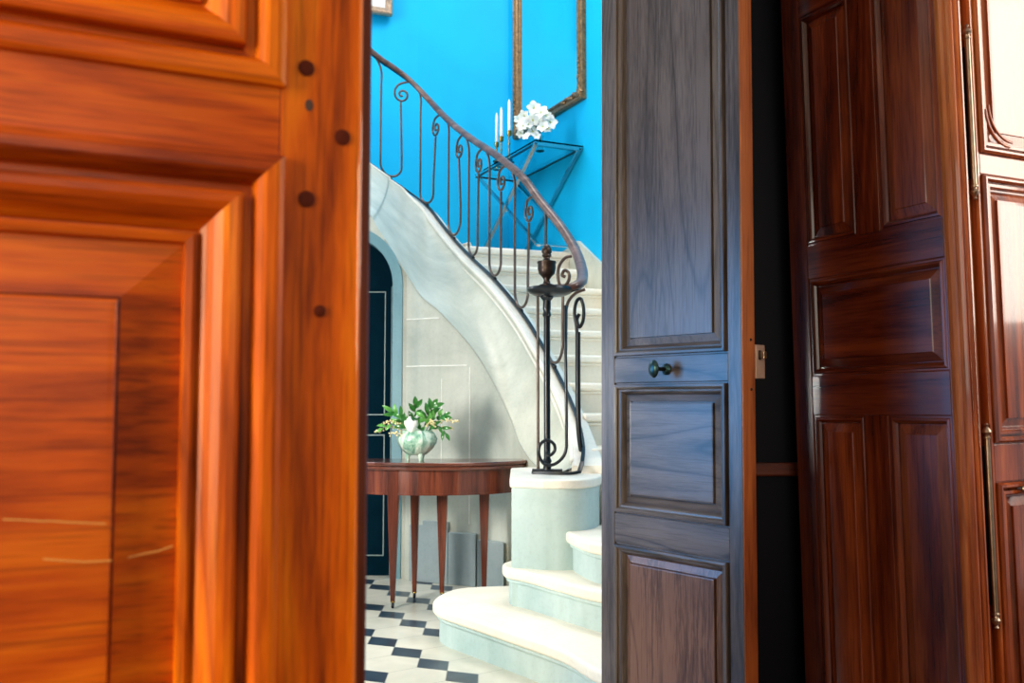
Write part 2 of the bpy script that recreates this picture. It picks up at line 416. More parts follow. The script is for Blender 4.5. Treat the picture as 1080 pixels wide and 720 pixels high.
# ------------------------------------------------------------------ armoire
D = Vector((.454, -.891)).normalized()
near = P(1019, HOR, 2.20)
w = .558
O = (near.x - D.x * w, near.y - D.y * w)
L = plane_loc(O, D)
root = empty('armoire', (O[0], O[1], 0), math.atan2(D[1], D[0]))
tag(root, 'tall red-brown wooden armoire with panelled side and long brass hinges at right edge', 'armoire')
def za(*pts): return sum(L(*p)[1] for p in pts) / len(pts)
x0, x1, x2, x3 = L(857)[0], L(911)[0], L(936)[0], L(1003)[0]
AW = 1.35
rows = [(.23, za((857, 440), (1003, 437)), [(x0, x1), (x2, x3)]),
        (za((850, 398), (1000, 391)), za((850, 294), (1000, 274)), [(x0, x3)]),
        (za((847, 262), (992, 231)), 2.17, [(x0, x1), (x2, x3)])]
prof = [(-.003, .005), (.002, .004), (.006, .004), (.008, .001), (.013, .000), (.018, .004), (.022, .010)]
pprof = [(0, .012), (.002, .012), (.024, .006), (.026, .004)]
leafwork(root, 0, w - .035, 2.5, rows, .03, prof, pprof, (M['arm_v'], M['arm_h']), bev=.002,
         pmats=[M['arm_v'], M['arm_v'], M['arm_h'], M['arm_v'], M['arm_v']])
# reeded rounded corner post  (local x = depth w, y = along front)
sec = [(w - .036, .0), (w - .030, -.003), (w - .022, -.004), (w - .014, -.001), (w - .011, .003), (w - .006, .001), (w + .000, .003), (w + .004, .008), (w + .003, .014), (w - .004, .016),
       (w - .002, .019), (w + .004, .021), (w + .006, .026), (w + .004, .031), (w - .003, .033), (w - .001, .036), (w + .003, .038), (w + .003, .042), (w - .020, .045),
       (w - .020, .078), (w - .045, .078), (w - .04, .03)]
MB().prism(sec, .0, 2.5).build('corner_post', M['arm_f_lit'], root, bevel=0)
# front: door leaves and posts drawn on the plane x = w, facing +x
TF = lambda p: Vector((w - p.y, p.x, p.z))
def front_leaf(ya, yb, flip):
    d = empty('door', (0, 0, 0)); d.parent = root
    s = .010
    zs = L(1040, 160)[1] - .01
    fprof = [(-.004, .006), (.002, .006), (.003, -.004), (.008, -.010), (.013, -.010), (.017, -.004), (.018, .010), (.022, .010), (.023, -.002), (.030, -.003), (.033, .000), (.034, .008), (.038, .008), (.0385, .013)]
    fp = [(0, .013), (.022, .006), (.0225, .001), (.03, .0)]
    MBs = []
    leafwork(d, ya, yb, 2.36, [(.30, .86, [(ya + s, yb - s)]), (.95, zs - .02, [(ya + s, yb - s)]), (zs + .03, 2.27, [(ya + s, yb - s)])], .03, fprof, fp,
             (M['arm_f_lit'], M['arm_f_lit']), T=TF, bev=.002, zb=.2)
    # carved corner scrolls at the foot of the top panel
    for c, sg in ((ya + s, 1), (yb - s, -1)):
        pts = []
        for i in range(15):
            t = i / 14 * PI / 2
            pts.append((w + .002, c + sg * (.028 + .085 * (1 - math.sin(t))), zs + .03 + .028 + .085 * (1 - math.cos(t))))
        for off, r in ((0, .0045), (.012, .0035)):
            MB().tube([(p[0], p[1] + sg * off, p[2] + off) for p in pts], r, 8).build('carved_scroll', M['arm_f_lit'], d, smooth=60)
    return d
ydoor = .082
d1 = front_leaf(ydoor, AW / 2 - .002, 0); d2 = front_leaf(AW / 2 + .002, AW - ydoor, 1)
MB().box((w - .045, .078, .10), (w - .012, AW - .078, .198)).build('bottom_rail', M['arm_f_lit'], root, bevel=.003)
MB().box((w - .045, .078, 2.362), (w - .012, AW - .078, 2.5)).build('top_rail', M['arm_f_lit'], root, bevel=.003)
MB().box((w - .045, AW - .078, 0), (w, AW, 2.5)).build('corner_post', M['arm_f_lit'], root, bevel=.006)
MB().box((0, .03, .12), (.02, AW - .03, 2.5)).build('back_board', M['arm_h'], root)
MB().box((.02, .03, .12), (w - .045, AW - .03, .15)).build('bottom_board', M['arm_h'], root)
MB().box((0, AW - .03, 0), (w - .045, AW, 2.5)).build('side_board', M['arm_v'], root)
MB().prism([(-.02, -.05), (w + .07, -.05), (w + .07, AW + .05), (-.02, AW + .05)], 2.56, 2.62).prism([(-.01, -.02), (w + .03, -.02), (w + .03, AW + .02), (-.01, AW + .02)], 2.50, 2.56).build('cornice', M['arm_f_lit'], root, bevel=.012, segs=3)
def fiche(pxa, pya, pyb):
    yl = .064
    def zz(py): return CH + (HOR - py) / F * 2.235
    za_, zb2 = zz(pya), zz(pyb)
    T = lambda p: Vector((w + .0035 + p.x, yl + p.y, p.z))
    h = MB().lathe([(.0062, za_ + .032 - .0), (.0062, zb2 - .032)], 16, T=T).build('hinge', M['hinge'], root, smooth=40)
    kn = [(.0025, 0), (.0055, .003), (.003, .008), (.0065, .012), (.010, .018), (.0105, .021), (.006, .026), (.0055, .030), (.008, .032), (.008, .036), (.0062, .038)]
    MB().lathe([(r, za_ - .004 + q) for r, q in kn], 16, T=T).build('finial', M['hinge'], h, smooth=40)
    MB().lathe([(r, zb2 + .004 - q) for r, q in kn], 16, T=T).build('finial', M['hinge'], h, smooth=40)
    MB().box((w - .012, yl - .003, za_ + .05), (w, yl + .003, zb2 - .05)).build('hinge_leaf', M['iron_dark_and_shaded'], h)
fiche(0, 210, 22); fiche(0, 658, 450)
TT = lambda p: Vector((w + p.z, ydoor + .052 + p.x + .06, CH - .215 + p.y))
MB().lathe([(.008, 0), (.010, .004), (.006, .012), (.012, .02), (.013, .026), (.006, .032)], 16, T=TT).build('knob', M['hinge'], root, smooth=40)
lean(root, O, -.0165)
# ------------------------------------------------------------------ room shell
YW0, YW1 = 2.79, 2.92
JX = .30
def sbox(name, a, b, m, **k): return struct(MB().box(a, b).build(name, m, **k))
sbox('wall_front', (JX, YW0, 0), (3.3, YW1, 3.1), M['navy'])
sbox('wall_front', (-3.0, YW0, 0), (-1.0, YW1, 3.1), M['navy'])
sbox('wall_front', (-1.0, YW0, 2.62), (JX, YW1, 3.1), M['navy'])
def holed(name, x0, x1, ya, yb, z1, wy0, wy1, wz0, wz1, m):
    mb = MB()
    mb.box((x0, ya, 0), (x1, wy0, z1)).box((x0, wy1, 0), (x1, yb, z1)).box((x0, wy0, 0), (x1, wy1, wz0)).box((x0, wy0, wz1), (x1, wy1, z1))
    return struct(mb.build(name, m))
holed('wall_left', -2.7, -2.6, -2.6, YW0, 3.1, 1.65, 2.65, .55, 2.2, M['room_paint'])
holed('wall_right', 3.0, 3.1, -2.6, YW0, 3.1, .9, 2.5, .3, 2.8, M['room_paint'])
mb = MB(); mb.box((-2.7, -2.7, 0), (-1.2, -2.6, 3.1)).box((1.8, -2.7, 0), (3.1, -2.6, 3.1)).box((-1.2, -2.7, 0), (1.8, -2.6, .5)).box((-1.2, -2.7, 2.7), (1.8, -2.6, 3.1))
struct(mb.build('wall_back', M['room_paint']))
sbox('ceiling', (-2.7, -2.7, 3.1), (3.3, YW1, 3.2), M['ceil'])
sbox('floor', (-2.7, -2.7, -.08), (3.3, YW0 - .0, 0), M['floor_wood'])
struct(MB().box((JX + .0, YW0 - .024, .838), (3.0, YW0, .878)).build('trim_1', M['dado'], bevel=.006))
# hall floor
struct(MB().box((-4.2, YW0, -.08), (3.4, 9.0, 0)).build('floor', M['tile']))
# hall walls
U = Vector((-.4206, .9072, 0)).normalized(); 
Cw = P(615, 152, 6.66); Cw = Vector((Cw.x, Cw.y, 0))
V = Vector((U.y, -U.x, 0))                       # into the mirror wall
corner = Cw + U * 1.30
start = Cw - U * 4.2
def wall_strip(name, pts, z0, z1, m, th=.12, side=1):
    pts = [Vector((p[0], p[1])) for p in pts]; out = []
    for i, p in enumerate(pts):
        t = (pts[min(i+1, len(pts)-1)] - pts[max(i-1, 0)]).normalized()
        out.append(p + Vector((-t.y, t.x)) * th * side)
    poly = pts + out[::-1]
    return struct(MB().prism(poly, z0, z1).build(name, m))
wall_strip('wall_right', [start, corner + U * .1], 0, 6.2, M['blue'], side=-1)
arc = [(corner.x, corner.y), (-.45, corner.y - .02), (-.9, corner.y - .05), (-1.4, corner.y - .16), (-1.9, corner.y - .42), (-2.35, corner.y - .8), (-2.7, corner.y - 1.3), (-2.95, corner.y - 1.9), (-3.05, 5.2), (-3.05, 4.2)]
arc = [tuple(p)[:2] for p in catmull([(a, b, 0) for a, b in arc], 5)]
wall_strip('wall_back', arc, 0, 6.2, M['blue'], side=-1)
# ------------------------------------------------------------------ staircase curves
Sp = [(614, 490, 4.42), (615, 472, 4.6), (608, 441, 4.85), (592, 404, 5.1), (570, 363, 5.35), (550, 331, 5.6), (522, 297, 5.95), (499, 275, 6.3), (479, 254, 6.6), (463, 234, 6.85), (451, 219, 7.0), (430, 203, 7.08), (409, 189, 7.03), (397, 179, 6.98)]
Wp = [(580, 500, 4.62), (568, 493, 4.82), (557, 481, 5.0), (548, 466, 5.15), (541, 447, 5.25), (530, 422, 5.34), (513, 390, 5.42), (495, 363, 5.48), (465, 330, 5.55), (445, 313, 5.61), (432, 294, 5.66), (412, 262, 5.68), (395, 236, 5.68), (380, 222, 5.68)]
Tp = [(612, 299, 4.42), (617, 287, 4.6), (606, 265, 4.85), (589, 239, 5.1), (571, 212, 5.35), (550, 186, 5.6), (522, 163, 5.95), (499, 148, 6.3), (479, 133, 6.6), (463, 118, 6.85), (451, 105, 7.0), (430, 84, 7.08), (409, 67, 7.0), (397, 56, 6.9)]
Spt = [P(*p) for p in Sp] + [Vector((-1.5, 6.74, 3.12)), Vector((-2.1, 6.36, 3.46)), Vector((-3.0, 6.0, 4.05))]
Wpt = [P(*p) for p in Wp] + [Vector((-1.55, 5.68, 2.45)), Vector((-2.25, 5.68, 2.75)), Vector((-3.02, 5.68, 3.2))]
Ttop = [P(*p).z for p in Tp] + [4.02, 4.36, 4.95]
SUB = 6
S = catmull(Spt, SUB); W = catmull(Wpt, SUB); TZ = [v.x for v in catmull([Vector((z, 0, 0)) for z in Ttop], SUB)]
n = len(S)
def leftn(i):
    t = S[min(i+1, n-1)] - S[max(i-1, 0)]; t.z = 0; t.normalize(); return Vector((-t.y, t.x, 0))
NL = [leftn(i) for i in range(n)]
st = empty('staircase', (0, 5, 0))
tag(st, 'pale stone staircase sweeping up behind the iron railing to the blue wall', 'staircase')
# face between curb and crease, then the wall under it
rows = []
top = [S[i] + NL[i] * .05 + Vector((0, 0, -.012)) for i in range(n)]
K = 9
for k in range(K + 1):
    v = k / K; h = v ** 1.35
    rows.append([Vector((top[i].x + (W[i].x - top[i].x) * h, top[i].y + (W[i].y - top[i].y) * h, top[i].z + (W[i].z - top[i].z) * v)) for i in range(n)])
mb = MB().grid(rows); mb.build('string_face', M['stone'], st, smooth=0, world=True)
# curb with an outer bead
def side_pt(i, a, dz): return S[i] + NL[i] * a + Vector((0, 0, dz))
def secs_(i):
    wi = .055 + .065 * max(0, 1 - i / 12) ** 1.5
    return [(.05, -.035), (.05, -.012), (.044, -.004), (-wi + .012, -.004), (-wi, -.014), (-wi, -.36), (-.03, -.36)]
mb = MB(); q = 7
vs = [side_pt(i, a, dz) for i in range(n) for a, dz in secs_(i)]
fs = [(i*q+k, i*q+(k+1) % q, (i+1)*q+(k+1) % q, (i+1)*q+k) for i in range(n-1) for k in range(q)] + [tuple(range(q)), tuple((n-1)*q+k for k in range(q))]
mb.add(vs, fs); mb.build('curb', M['curb'], st, smooth=40, world=True)
MB().tube([side_pt(i, .052, -.022) for i in range(3, n)], .015, 10).build('bead', M['curb'], st, smooth=0, world=True)
MB().tube([side_pt(i, .060, -.066) for i in range(3, n)], .010, 8).build('bead', M['curb'], st, smooth=0, world=True)
# lower wall under the crease : right of the arch
iA = 10 * SUB + 1                  # about px 430
lw = [[(W[i].x, W[i].y, W[i].z) for i in range(iA + 1)]]
zs_ = [1.0, .9, .8, .7, .6, .5, .4, .3, .2, .1, .0]
lw = [[Vector((W[i].x, W[i].y, W[i].z * f)) for i in range(iA + 1)] for f in zs_]
MB().grid(lw).build('wall_face', M['stone'], st, smooth=0, world=True)
MB().tube([W[i] + Vector((-.001, -.001, 0)) for i in range(iA + 8)], .0045, 8).build('crease_shade_line', M['crease'], st, smooth=0, world=True)  # dark tube drawing the shade along the crease, no groove is cut
# stone joints
def Wat(x, arr=W):
    for i in range(len(W) - 1):
        if (W[i].x - x) * (W[i+1].x - x) <= 0 and i < iA + 4:
            t = (x - W[i].x) / (W[i+1].x - W[i].x + 1e-9); return W[i].lerp(W[i+1], t)
    return W[iA]
def joint_h(z, xa, xb, mat='joint', r=.0035):
    pts = []
    for i in range(13):
        x = xa + (xb - xa) * i / 12; p = Wat(x); pts.append((p.x, p.y - .001, z))
    MB().tube(pts, r, 6).build('joint', M[mat], st, world=True)
def joint_v(x, z0, z1, mat='joint', r=.003):
    p = Wat(x); MB().tube([(p.x, p.y - .001, z0), (p.x, p.y - .001, z1)], r, 6).build('joint', M[mat], st, world=True)
xx = lambda px, Y: P(px, HOR, Y).x
joint_h(P(450, 386, 5.6).z, xx(428, 5.66), xx(491, 5.36)); joint_h(P(450, 336, 5.6).z, xx(428, 5.66), xx(462, 5.5))
joint_v(xx(494, 5.33), .35, P(494, 386, 5.33).z); joint_v(xx(465, 5.5), .3, 1.2, r=.002)
# plinth slabs behind the table
def plinth(pa, pb, z1, off=.03):
    pts = [Wat(xx(pa, 5.5) + (xx(pb, 5.3) - xx(pa, 5.5)) * i / 5) for i in range(6)]
    poly = [(p.x - .01, p.y - off) for p in pts] + [(p.x, p.y + .02) for p in pts[::-1]]
    MB().prism(poly, .0, z1).build('plinth_slab', M['plinth'], st, world=True, bevel=.004)
plinth(432, 445, .33); plinth(447, 472, .36); plinth(475, 503, .30, .035); plinth(506, 533, .27, .04)
# pedestal block
bl = [P(540, 500, 4.15), P(585, 500, 4.07)]
pb = [(-.002, 4.14), (.14, 4.08), (.22, 4.07), (.29, 4.09), (.345, 4.14), (.385, 4.23), (.405, 4.34), (.41, 4.46), (.43, 4.75), (.27, 4.85), (.10, 4.86), (.0, 4.80)]
cx_ = sum(p[0] for p in pb) / len(pb); cy_ = sum(p[1] for p in pb) / len(pb)
pbs = [tuple(p)[:2] for p in catmull([(a, b, 0) for a, b in pb[1:9]], 4)]; poly = [pb[0]] + pbs + pb[9:]
ZB = .722
MB().prism(poly, .166, ZB - .035).build('pedestal', M['stone_cool_shaded'], st, world=True, smooth=40)
def scaled(pl, d): 
    out = []
    for x, y in pl:
        v = Vector((x - cx_, y - cy_)); out.append((x + v.x / v.length * d, y + v.y / v.length * d))
    return out
MB().prism(scaled(poly, .012), ZB - .04, ZB).build('pedestal_cap', M['curb'], st, world=True, bevel=.008, segs=3)
RZ = .1667
def step_mb(poly, k, m_t, m_r, nose=.03, thick=.05, z0=None, pf=None):
    z = RZ * k; z0 = z - RZ if z0 is None else z0
    cxx = sum(p[0] for p in poly) / len(poly); cyy = sum(p[1] for p in poly) / len(poly)
    ins = []
    N = len(poly)
    area = sum(poly[i][0] * poly[(i+1) % N][1] - poly[(i+1) % N][0] * poly[i][1] for i in range(N))
    sg = 1 if area > 0 else -1
    for i, p in enumerate(poly):
        a = Vector(poly[i-1]); b = Vector(poly[(i+1) % N]); t = (b - a).normalized()
        ins.append((p[0] - t.y * sg * nose, p[1] + t.x * sg * nose))
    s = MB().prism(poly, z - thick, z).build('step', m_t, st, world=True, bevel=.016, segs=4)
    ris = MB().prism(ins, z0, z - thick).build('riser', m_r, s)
    ins2 = []
    for i, p in enumerate(poly):
        a = Vector(poly[i-1]); b = Vector(poly[(i+1) % N]); t = (b - a).normalized()
        ins2.append((p[0] - t.y * sg * nose * .55, p[1] + t.x * sg * nose * .55))
    MB().prism(ins2, z - thick - .018, z - thick).build('cove', m_r, s, bevel=.006)
    return s
def sm(pts, sub=4): return [tuple(p)[:2] for p in catmull([(a, b, 0) for a, b in pts], sub)]
g = lambda px, py, z: (lambda r: (CAM + r * ((z - CH) / r.z)))(ray(px, py))
def gp(px, py, z): q = g(px, py, z); return (q.x, q.y)
z1 = RZ
s1 = sm([(.05, 4.62), gp(491, 619, z1), gp(468, 624.5, z1), gp(456.5, 633, z1), gp(463, 640.5, z1), gp(482, 647, z1), gp(527, 662, z1), gp(590, 684, z1), (.30, 3.14), (.52, 2.99), (.9, 2.96), (1.5, 2.96)]) + [(2.3, 2.96), (2.3, 3.9), (.5, 4.6)]
step_mb(s1, 1, M['tread'], M['stone_cool_shaded'], z0=0)
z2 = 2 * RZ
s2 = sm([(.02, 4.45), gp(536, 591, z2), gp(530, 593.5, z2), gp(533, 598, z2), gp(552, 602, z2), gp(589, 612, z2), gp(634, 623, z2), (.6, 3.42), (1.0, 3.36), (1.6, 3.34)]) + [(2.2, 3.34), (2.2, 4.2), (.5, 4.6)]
step_mb(s2, 2, M['tread'], M['stone_cool_shaded'])
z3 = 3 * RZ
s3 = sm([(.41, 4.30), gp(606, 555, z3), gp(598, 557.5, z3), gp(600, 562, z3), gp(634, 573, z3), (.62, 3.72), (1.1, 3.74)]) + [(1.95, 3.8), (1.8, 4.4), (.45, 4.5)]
step_mb(s3, 3, M['tread'], M['stone_cool_shaded'])
vd = Vector((.932, .362, 0)).normalized(); cd_ = Vector((-vd.y, vd.x, 0))
def cval(p): return p.x * cd_.x + p.y * cd_.y
inner = [S[i] + NL[i] * -.04 for i in range(n)]
path = [Vector((.47, 3.9, 0)), Vector((.45, 4.3, 0))] + inner
def inner_at(c):
    for i in range(len(path) - 1):
        a, b = cval(path[i]), cval(path[i+1])
        if a <= c <= b: 
            q = path[i].lerp(path[i+1], (c - a) / (b - a + 1e-9)); return Vector((q.x, q.y, 0))
    return Vector((path[-1].x, path[-1].y, 0))
def wall_hit(c):
    # start + U*t with cval = c
    t = (c - cval(start)) / (cval(U)); return Vector((start.x + U.x * t, start.y + U.y * t, 0)) - V * .0
c4 = 3.86; run = .259
for k in range(4, 13):
    c = c4 + (k - 4) * run
    a = inner_at(c); b = wall_hit(c); e = inner_at(c + run + .05); f = wall_hit(c + run + .05)
    step_mb([(a.x, a.y), (b.x + .02, b.y), (f.x + .02, f.y), (e.x, e.y)], k, M['tread'], M['tread'], .028, .045)
c = c4 + 9 * run; a = inner_at(c); b = wall_hit(c)
zl = 13 * RZ
step_mb([(a.x, a.y), (b.x + .02, b.y), (corner.x + .02, corner.y + .04), (-.45, corner.y + .0), (S[8*SUB].x + .04, S[8*SUB].y + .02)], 13, M['tread'], M['tread'], .028, .05)
def Sx(px):
    return min(S, key=lambda p: abs(540 + p.x / p.y * 980 - px))
fan = [((-.25, corner.y), Sx(486)), ((-.6, corner.y), Sx(470)), ((-.95, corner.y - .03), Sx(455)), ((-1.35, corner.y - .12), Sx(432)), ((-1.8, corner.y - .35), Sx(409)), ((-2.3, corner.y - .75), S[-13])]
for j in range(5):
    (w0, s0), (w1, s1_) = fan[j], fan[j+1]
    step_mb([(s0.x + .07, s0.y + .05), (w0[0], w0[1]), (w1[0], w1[1]), (s1_.x + .05, s1_.y + .06)], 13.25 + j * .65, M['tread'], M['tread'], .02, .045, z0=RZ * (12.3 + j * .65) - .1)
# stone skirting up the mirror wall
sk = []
for (cc, dz) in ((c + .28, .0), (c + .1, .02), (c - .12, .065)): sk.append((cc, zl + dz))
cc = c - .12
while cc > 4.0: cc -= run; sk.append((cc, sk[-1][1] - RZ))
pts = [(wall_hit(a) - V * .025, z) for a, z in sk]
mb = MB()
mb.grid([[Vector((p.x, p.y, z)) for p, z in pts], [Vector((p.x, p.y, z - .45)) for p, z in pts]])
mb.grid([[Vector((p.x, p.y, z)) for p, z in pts], [Vector((p.x, p.y, z)) + V * .03 for p, z in pts]])
mb.build('skirting', M['stone'], st, world=True)
# ------------------------------------------------------------------ arched doorway wall
YA = 5.68
acx = P(362, 300, YA).x; asz = P(362, 300, YA).z; ro, ri = .368, .305
xl_, xr_ = -3.02, W[iA].x
NA = 24
def wtop(x):
    for i in range(iA, len(W) - 1):
        if (W[i].x - x) * (W[i+1].x - x) <= 0: return W[i].lerp(W[i+1], (x - W[i].x) / (W[i+1].x - W[i].x + 1e-9)).z
    return W[-1].z if x < -1 else W[iA].z
mb = MB()
arcp = [(acx + (ro - .03) * math.cos(PI * k / NA), asz + (ro - .03) * math.sin(PI * k / NA)) for k in range(NA + 1)]
mb.grid([[(x, YA, max(z, wtop(x))) for x, z in arcp], [(x, YA, z) for x, z in arcp]])
xr2 = arcp[0][0]; xl2 = arcp[-1][0]
for xa, xb in ((xr2, xr_), (xl_, xl2)):
    xs = [xa + (xb - xa) * i / 8 for i in range(9)]
    mb.grid([[(x, YA, wtop(x)) for x in xs], [(x, YA, 0) for x in xs]])
mb.build('wall_face', M['stone'], st, world=True)
dr = empty('door_1', (acx, YA, 0)); struct(dr)
def band(r0, r1, y0, y1):
    m_ = MB(); path_ = []
    rows_ = [[], [], [], []]
    pts_ = [(1, 0, 0)] 
    for z in (0, asz * .5): 
        for r_, q in ((r0, 0), (r1, 1)): pass
    def pos(i, r):
        if i < 4: return (r, asz * i / 4)
        if i <= 4 + NA: a = PI * (i - 4) / NA; return (r * math.cos(a), asz + r * math.sin(a))
        return (-r, asz * (1 - (i - 4 - NA) / 4))
    tot = 4 + NA + 5
    vs = []; fs = []
    for i in range(tot):
        for r, y in ((r0, y0), (r1, y0), (r1, y1), (r0, y1)):
            x, z = pos(i, r); vs.append((x, y, z))
    for i in range(tot - 1):
        for k in range(4): fs.append((i*4+k, i*4+(k+1) % 4, (i+1)*4+(k+1) % 4, (i+1)*4+k))
    return m_.add(vs, fs)
band(ri, ro, -.012, .14).build('door_surround', M['surround'], dr, bevel=.004)
mb = MB(); pl = [(ri, 0)] + [(ri * math.cos(PI * k / NA), asz + ri * math.sin(PI * k / NA)) for k in range(NA + 1)] + [(-ri, 0)]
mb.prism([(a, b) for a, b in pl], 0, .03, T=lambda p: Vector((p.x, .10 + p.z, p.y)))
mb.build('door_leaf', M['teal_door'], dr)
for (a, b, z0, z1_) in ((-.25, -.02, .98, 1.75), (.02, .25, .98, 1.75), (-.25, -.02, .12, .86), (.02, .25, .12, .86)):
    MB().ring(a, b, z0, z1_, [(0, .1), (.0, .094), (.006, .094), (.006, .1)], cap=False).build('panel_moulding', M['gilt_line'], dr)
MB().tube([(ri - .018, .097, 0), (ri - .018, .097, asz)], .003, 6).build('panel_moulding', M['gilt_line'], dr)
# ------------------------------------------------------------------ railing
ra = empty('stair_railing', (.17, 4.4, ZB))
tag(ra, 'wrought iron stair railing with scroll balusters, dark handrail and urn-topped newel', 'railing')
RO = Vector(ra.location)
arcl = [0.]
for i in range(1, n):
    d_ = S[i] - S[i-1]; d_.z = 0; arcl.append(arcl[-1] + d_.length)
def at_arc(a, z=None):
    a = max(a, -5)
    for i in range(n - 1):
        if arcl[i] <= a <= arcl[i+1] or (i == 0 and a < 0) or i == n - 2:
            t = (a - arcl[i]) / (arcl[i+1] - arcl[i]); q = S[i].lerp(S[i+1], t)
            return q, q.z, TZ[i] + (TZ[i+1] - TZ[i]) * t
def RP(a, z): q, _, _ = at_arc(a); return Vector((q.x, q.y, z))
newel = Vector((P(577, HOR, 4.40).x, 4.40, 0))
# bottom rail, wrapping into the newel foot
foot = [Vector((newel.x - .07, 4.40, ZB + .008)), Vector((newel.x + .03, 4.35, ZB + .008)), Vector((.27, 4.34, ZB + .008)), Vector((.32, 4.365, ZB + .014))]
br = catmull(foot, 5)[:-1] + [S[i] + Vector((0, 0, .012)) for i in range(0, n)]
MB().tube(br, .01, up=(0, 0, 1), sec=[(.009, -.007), (.009, .006), (-.009, .006), (-.009, -.007)]).build('bottom_rail', M['iron_dark_and_shaded'], ra, world=True)
# handrail
ZP = P(577, 306, 4.4).z
hh = [Vector((newel.x + .02, 4.385, ZP + .002)), Vector((.27, 4.375, ZP + .006)), Vector((.31, 4.385, ZP + .02))]
hr = catmull(hh, 6)[:-1] + [Vector((S[i].x, S[i].y, TZ[i])) for i in range(1, n)]
hsec = [(.026, -.006), (.027, .006), (.021, .017), (.008, .023), (-.008, .023), (-.021, .017), (-.027, .006), (-.026, -.006), (-.017, -.015), (.017, -.015)]
MB().tube(hr, .02, up=(0, 0, 1), sec=hsec).build('handrail', M['rail_wood'], ra, world=True, smooth=50)
MB().tube([p + Vector((0, 0, -.018)) for p in hr], .01, up=(0, 0, 1), sec=[(.012, -.004), (.012, .004), (-.012, .004), (-.012, -.004)]).build('core_rail', M['iron_dark_and_shaded'], ra, world=True)
# balusters
def arc_of_px(px):
    i = min(range(n), key=lambda j: abs(540 + S[j].x / S[j].y * 980 * 1.0 - px) + (50 if j > 13 * SUB else 0)); return arcl[i]
us = [arc_of_px(p) for p in (584, 550, 522, 499, 479, 451, 409)]
us = us + [us[-1] + .36, us[-1] + .72, us[-1] + 1.08, us[-1] + 1.44, us[-1] + 1.8]
print('units', [round(u, 2) for u in us])
BR = .0085
for k in range(len(us) - 1):
    a0, a1 = us[k], us[k + 1]; dlt = a1 - a0
    # going up the stair (a increasing) is leftwards in view: the scroll hangs on the right bar of the higher U
    hw = .24 * dlt
    aL, aR = a0 + hw, a1 - hw          # left bar of U(a0) ; right bar of U(a1)
    r = min(.060, dlt * .22)
    aS = aR - .01 + 0.0                # scroll centre above the right bar of the higher unit
    _, zb0, zt0 = at_arc(a0)
    _, _, ztm = at_arc((aL + aR) / 2)
    _, _, zts = at_arc(aS)
    zc = min(zts, at_arc(aS - r)[2]) - .035 - r * 1.25
    sp_ = []
    for i in range(26):                # spiral: centre outwards, ends at the side towards higher a
        t = i / 25; ang = -2.6 * PI * (1 - t)
        rr = r * (.16 + .84 * t); sp_.append((aS + rr * math.cos(ang), zc + rr * math.sin(ang)))
    zapex = at_arc(aS - .3 * (aS - aL))[2] - .022
    top_ = [(aS + r * .92, zc + r * .6), (aS + r * .35, zc + r * 1.35), (aS - .35 * (aS - aL), zapex), (aS - .75 * (aS - aL), zapex - .045), (aL, zapex - .14)]
    pts2 = sp_ + top_
    zbot = zb0 + .028
    pts2 += [(aL, zapex - .3), (aL, zbot + hw * 1.25)]
    path2 = [tuple(v)[:2] for v in catmull([Vector((x, y, 0)) for x, y in pts2[25:]], 6)]
    path2 = sp_[:-1] + path2
    for i in range(1, 15):             # U bottom
        t = PI * i / 14; path2.append((a0 + hw * math.cos(t), zbot + hw * 1.0 - hw * math.sin(t) * 1.0 + hw * .25 * (1 - i / 14)))
    # rises as right bar to the scroll of the unit below
    am1 = us[k - 1] if k else a0 - dlt
    if k:
        dl_ = a0 - am1; hwp = .24 * dl_; rp = min(.060, dl_ * .22); aSp = (a0 - hwp) - .01
        zcp = min(at_arc(aSp)[2], at_arc(aSp - rp)[2]) - .035 - rp * 1.25
        path2 += [(a0 - hw, zbot + hw + .1), (a0 - hwp, zcp - rp * 1.02)]
    else:
        path2 += [(a0 - hw, zbot + hw + .1), (a0 - hw * 1.1, zbot + .38)]
    MB().tube([RP(x, y) for x, y in path2], BR, 8).build('baluster', M['iron'], ra, world=True, smooth=60)
    q, zq, _ = at_arc(a0)
    MB().lathe([(.006, 0), (.012, .006), (.012, .016), (.006, .022)], 12, c=(q.x, q.y, q.z + .008)).build('collar', M['iron_dark_and_shaded'], ra, world=True, smooth=40)
# newel: post, capital, plate, urn
nx, ny = newel.x, newel.y
MB().lathe([(.030, ZB), (.030, ZB + .012), (.020, ZB + .02), (.017, ZB + .05), (.022, ZB + .06), (.0155, ZB + .075), (.0155, ZP - .13), (.021, ZP - .12), (.016, ZP - .10), (.019, ZP - .09), (.019, ZP - .05), (.032, ZP - .035), (.032, ZP - .022), (.02, ZP - .015)], 16, c=(nx, ny, 0)).build('newel_post', M['iron_dark_and_shaded'], ra, world=True, smooth=40)
MB().lathe([(.03, ZP - .03), (.075, ZP - .026), (.105, ZP - .012), (.112, ZP), (.108, ZP + .012), (.06, ZP + .018), (.02, ZP + .02)], 32, c=(nx + .015, ny, 0)).build('newel_plate', M['iron_dark_and_shaded'], ra, world=True, smooth=40)
u0 = ZP + .018
fin = MB().lathe([(.036, 0), (.036, .008), (.018, .014), (.014, .032), (.022, .045)], 24, c=(nx, ny, u0)).build('urn_finial', M['bronze'], ra, world=True, smooth=50)
MB().lathe([(.022, .045), (.037, .062), (.042, .085), (.041, .108), (.044, .112), (.044, .120), (.02, .124), (.015, .132), (.015, .140), (.022, .145), (.022, .152), (.019, .156), (.024, .166), (.023, .180), (.015, .196), (.004, .205)], 32, c=(nx, ny, u0), fl=12, fa=.035).build('urn_body', M['bronze'], fin, smooth=50)
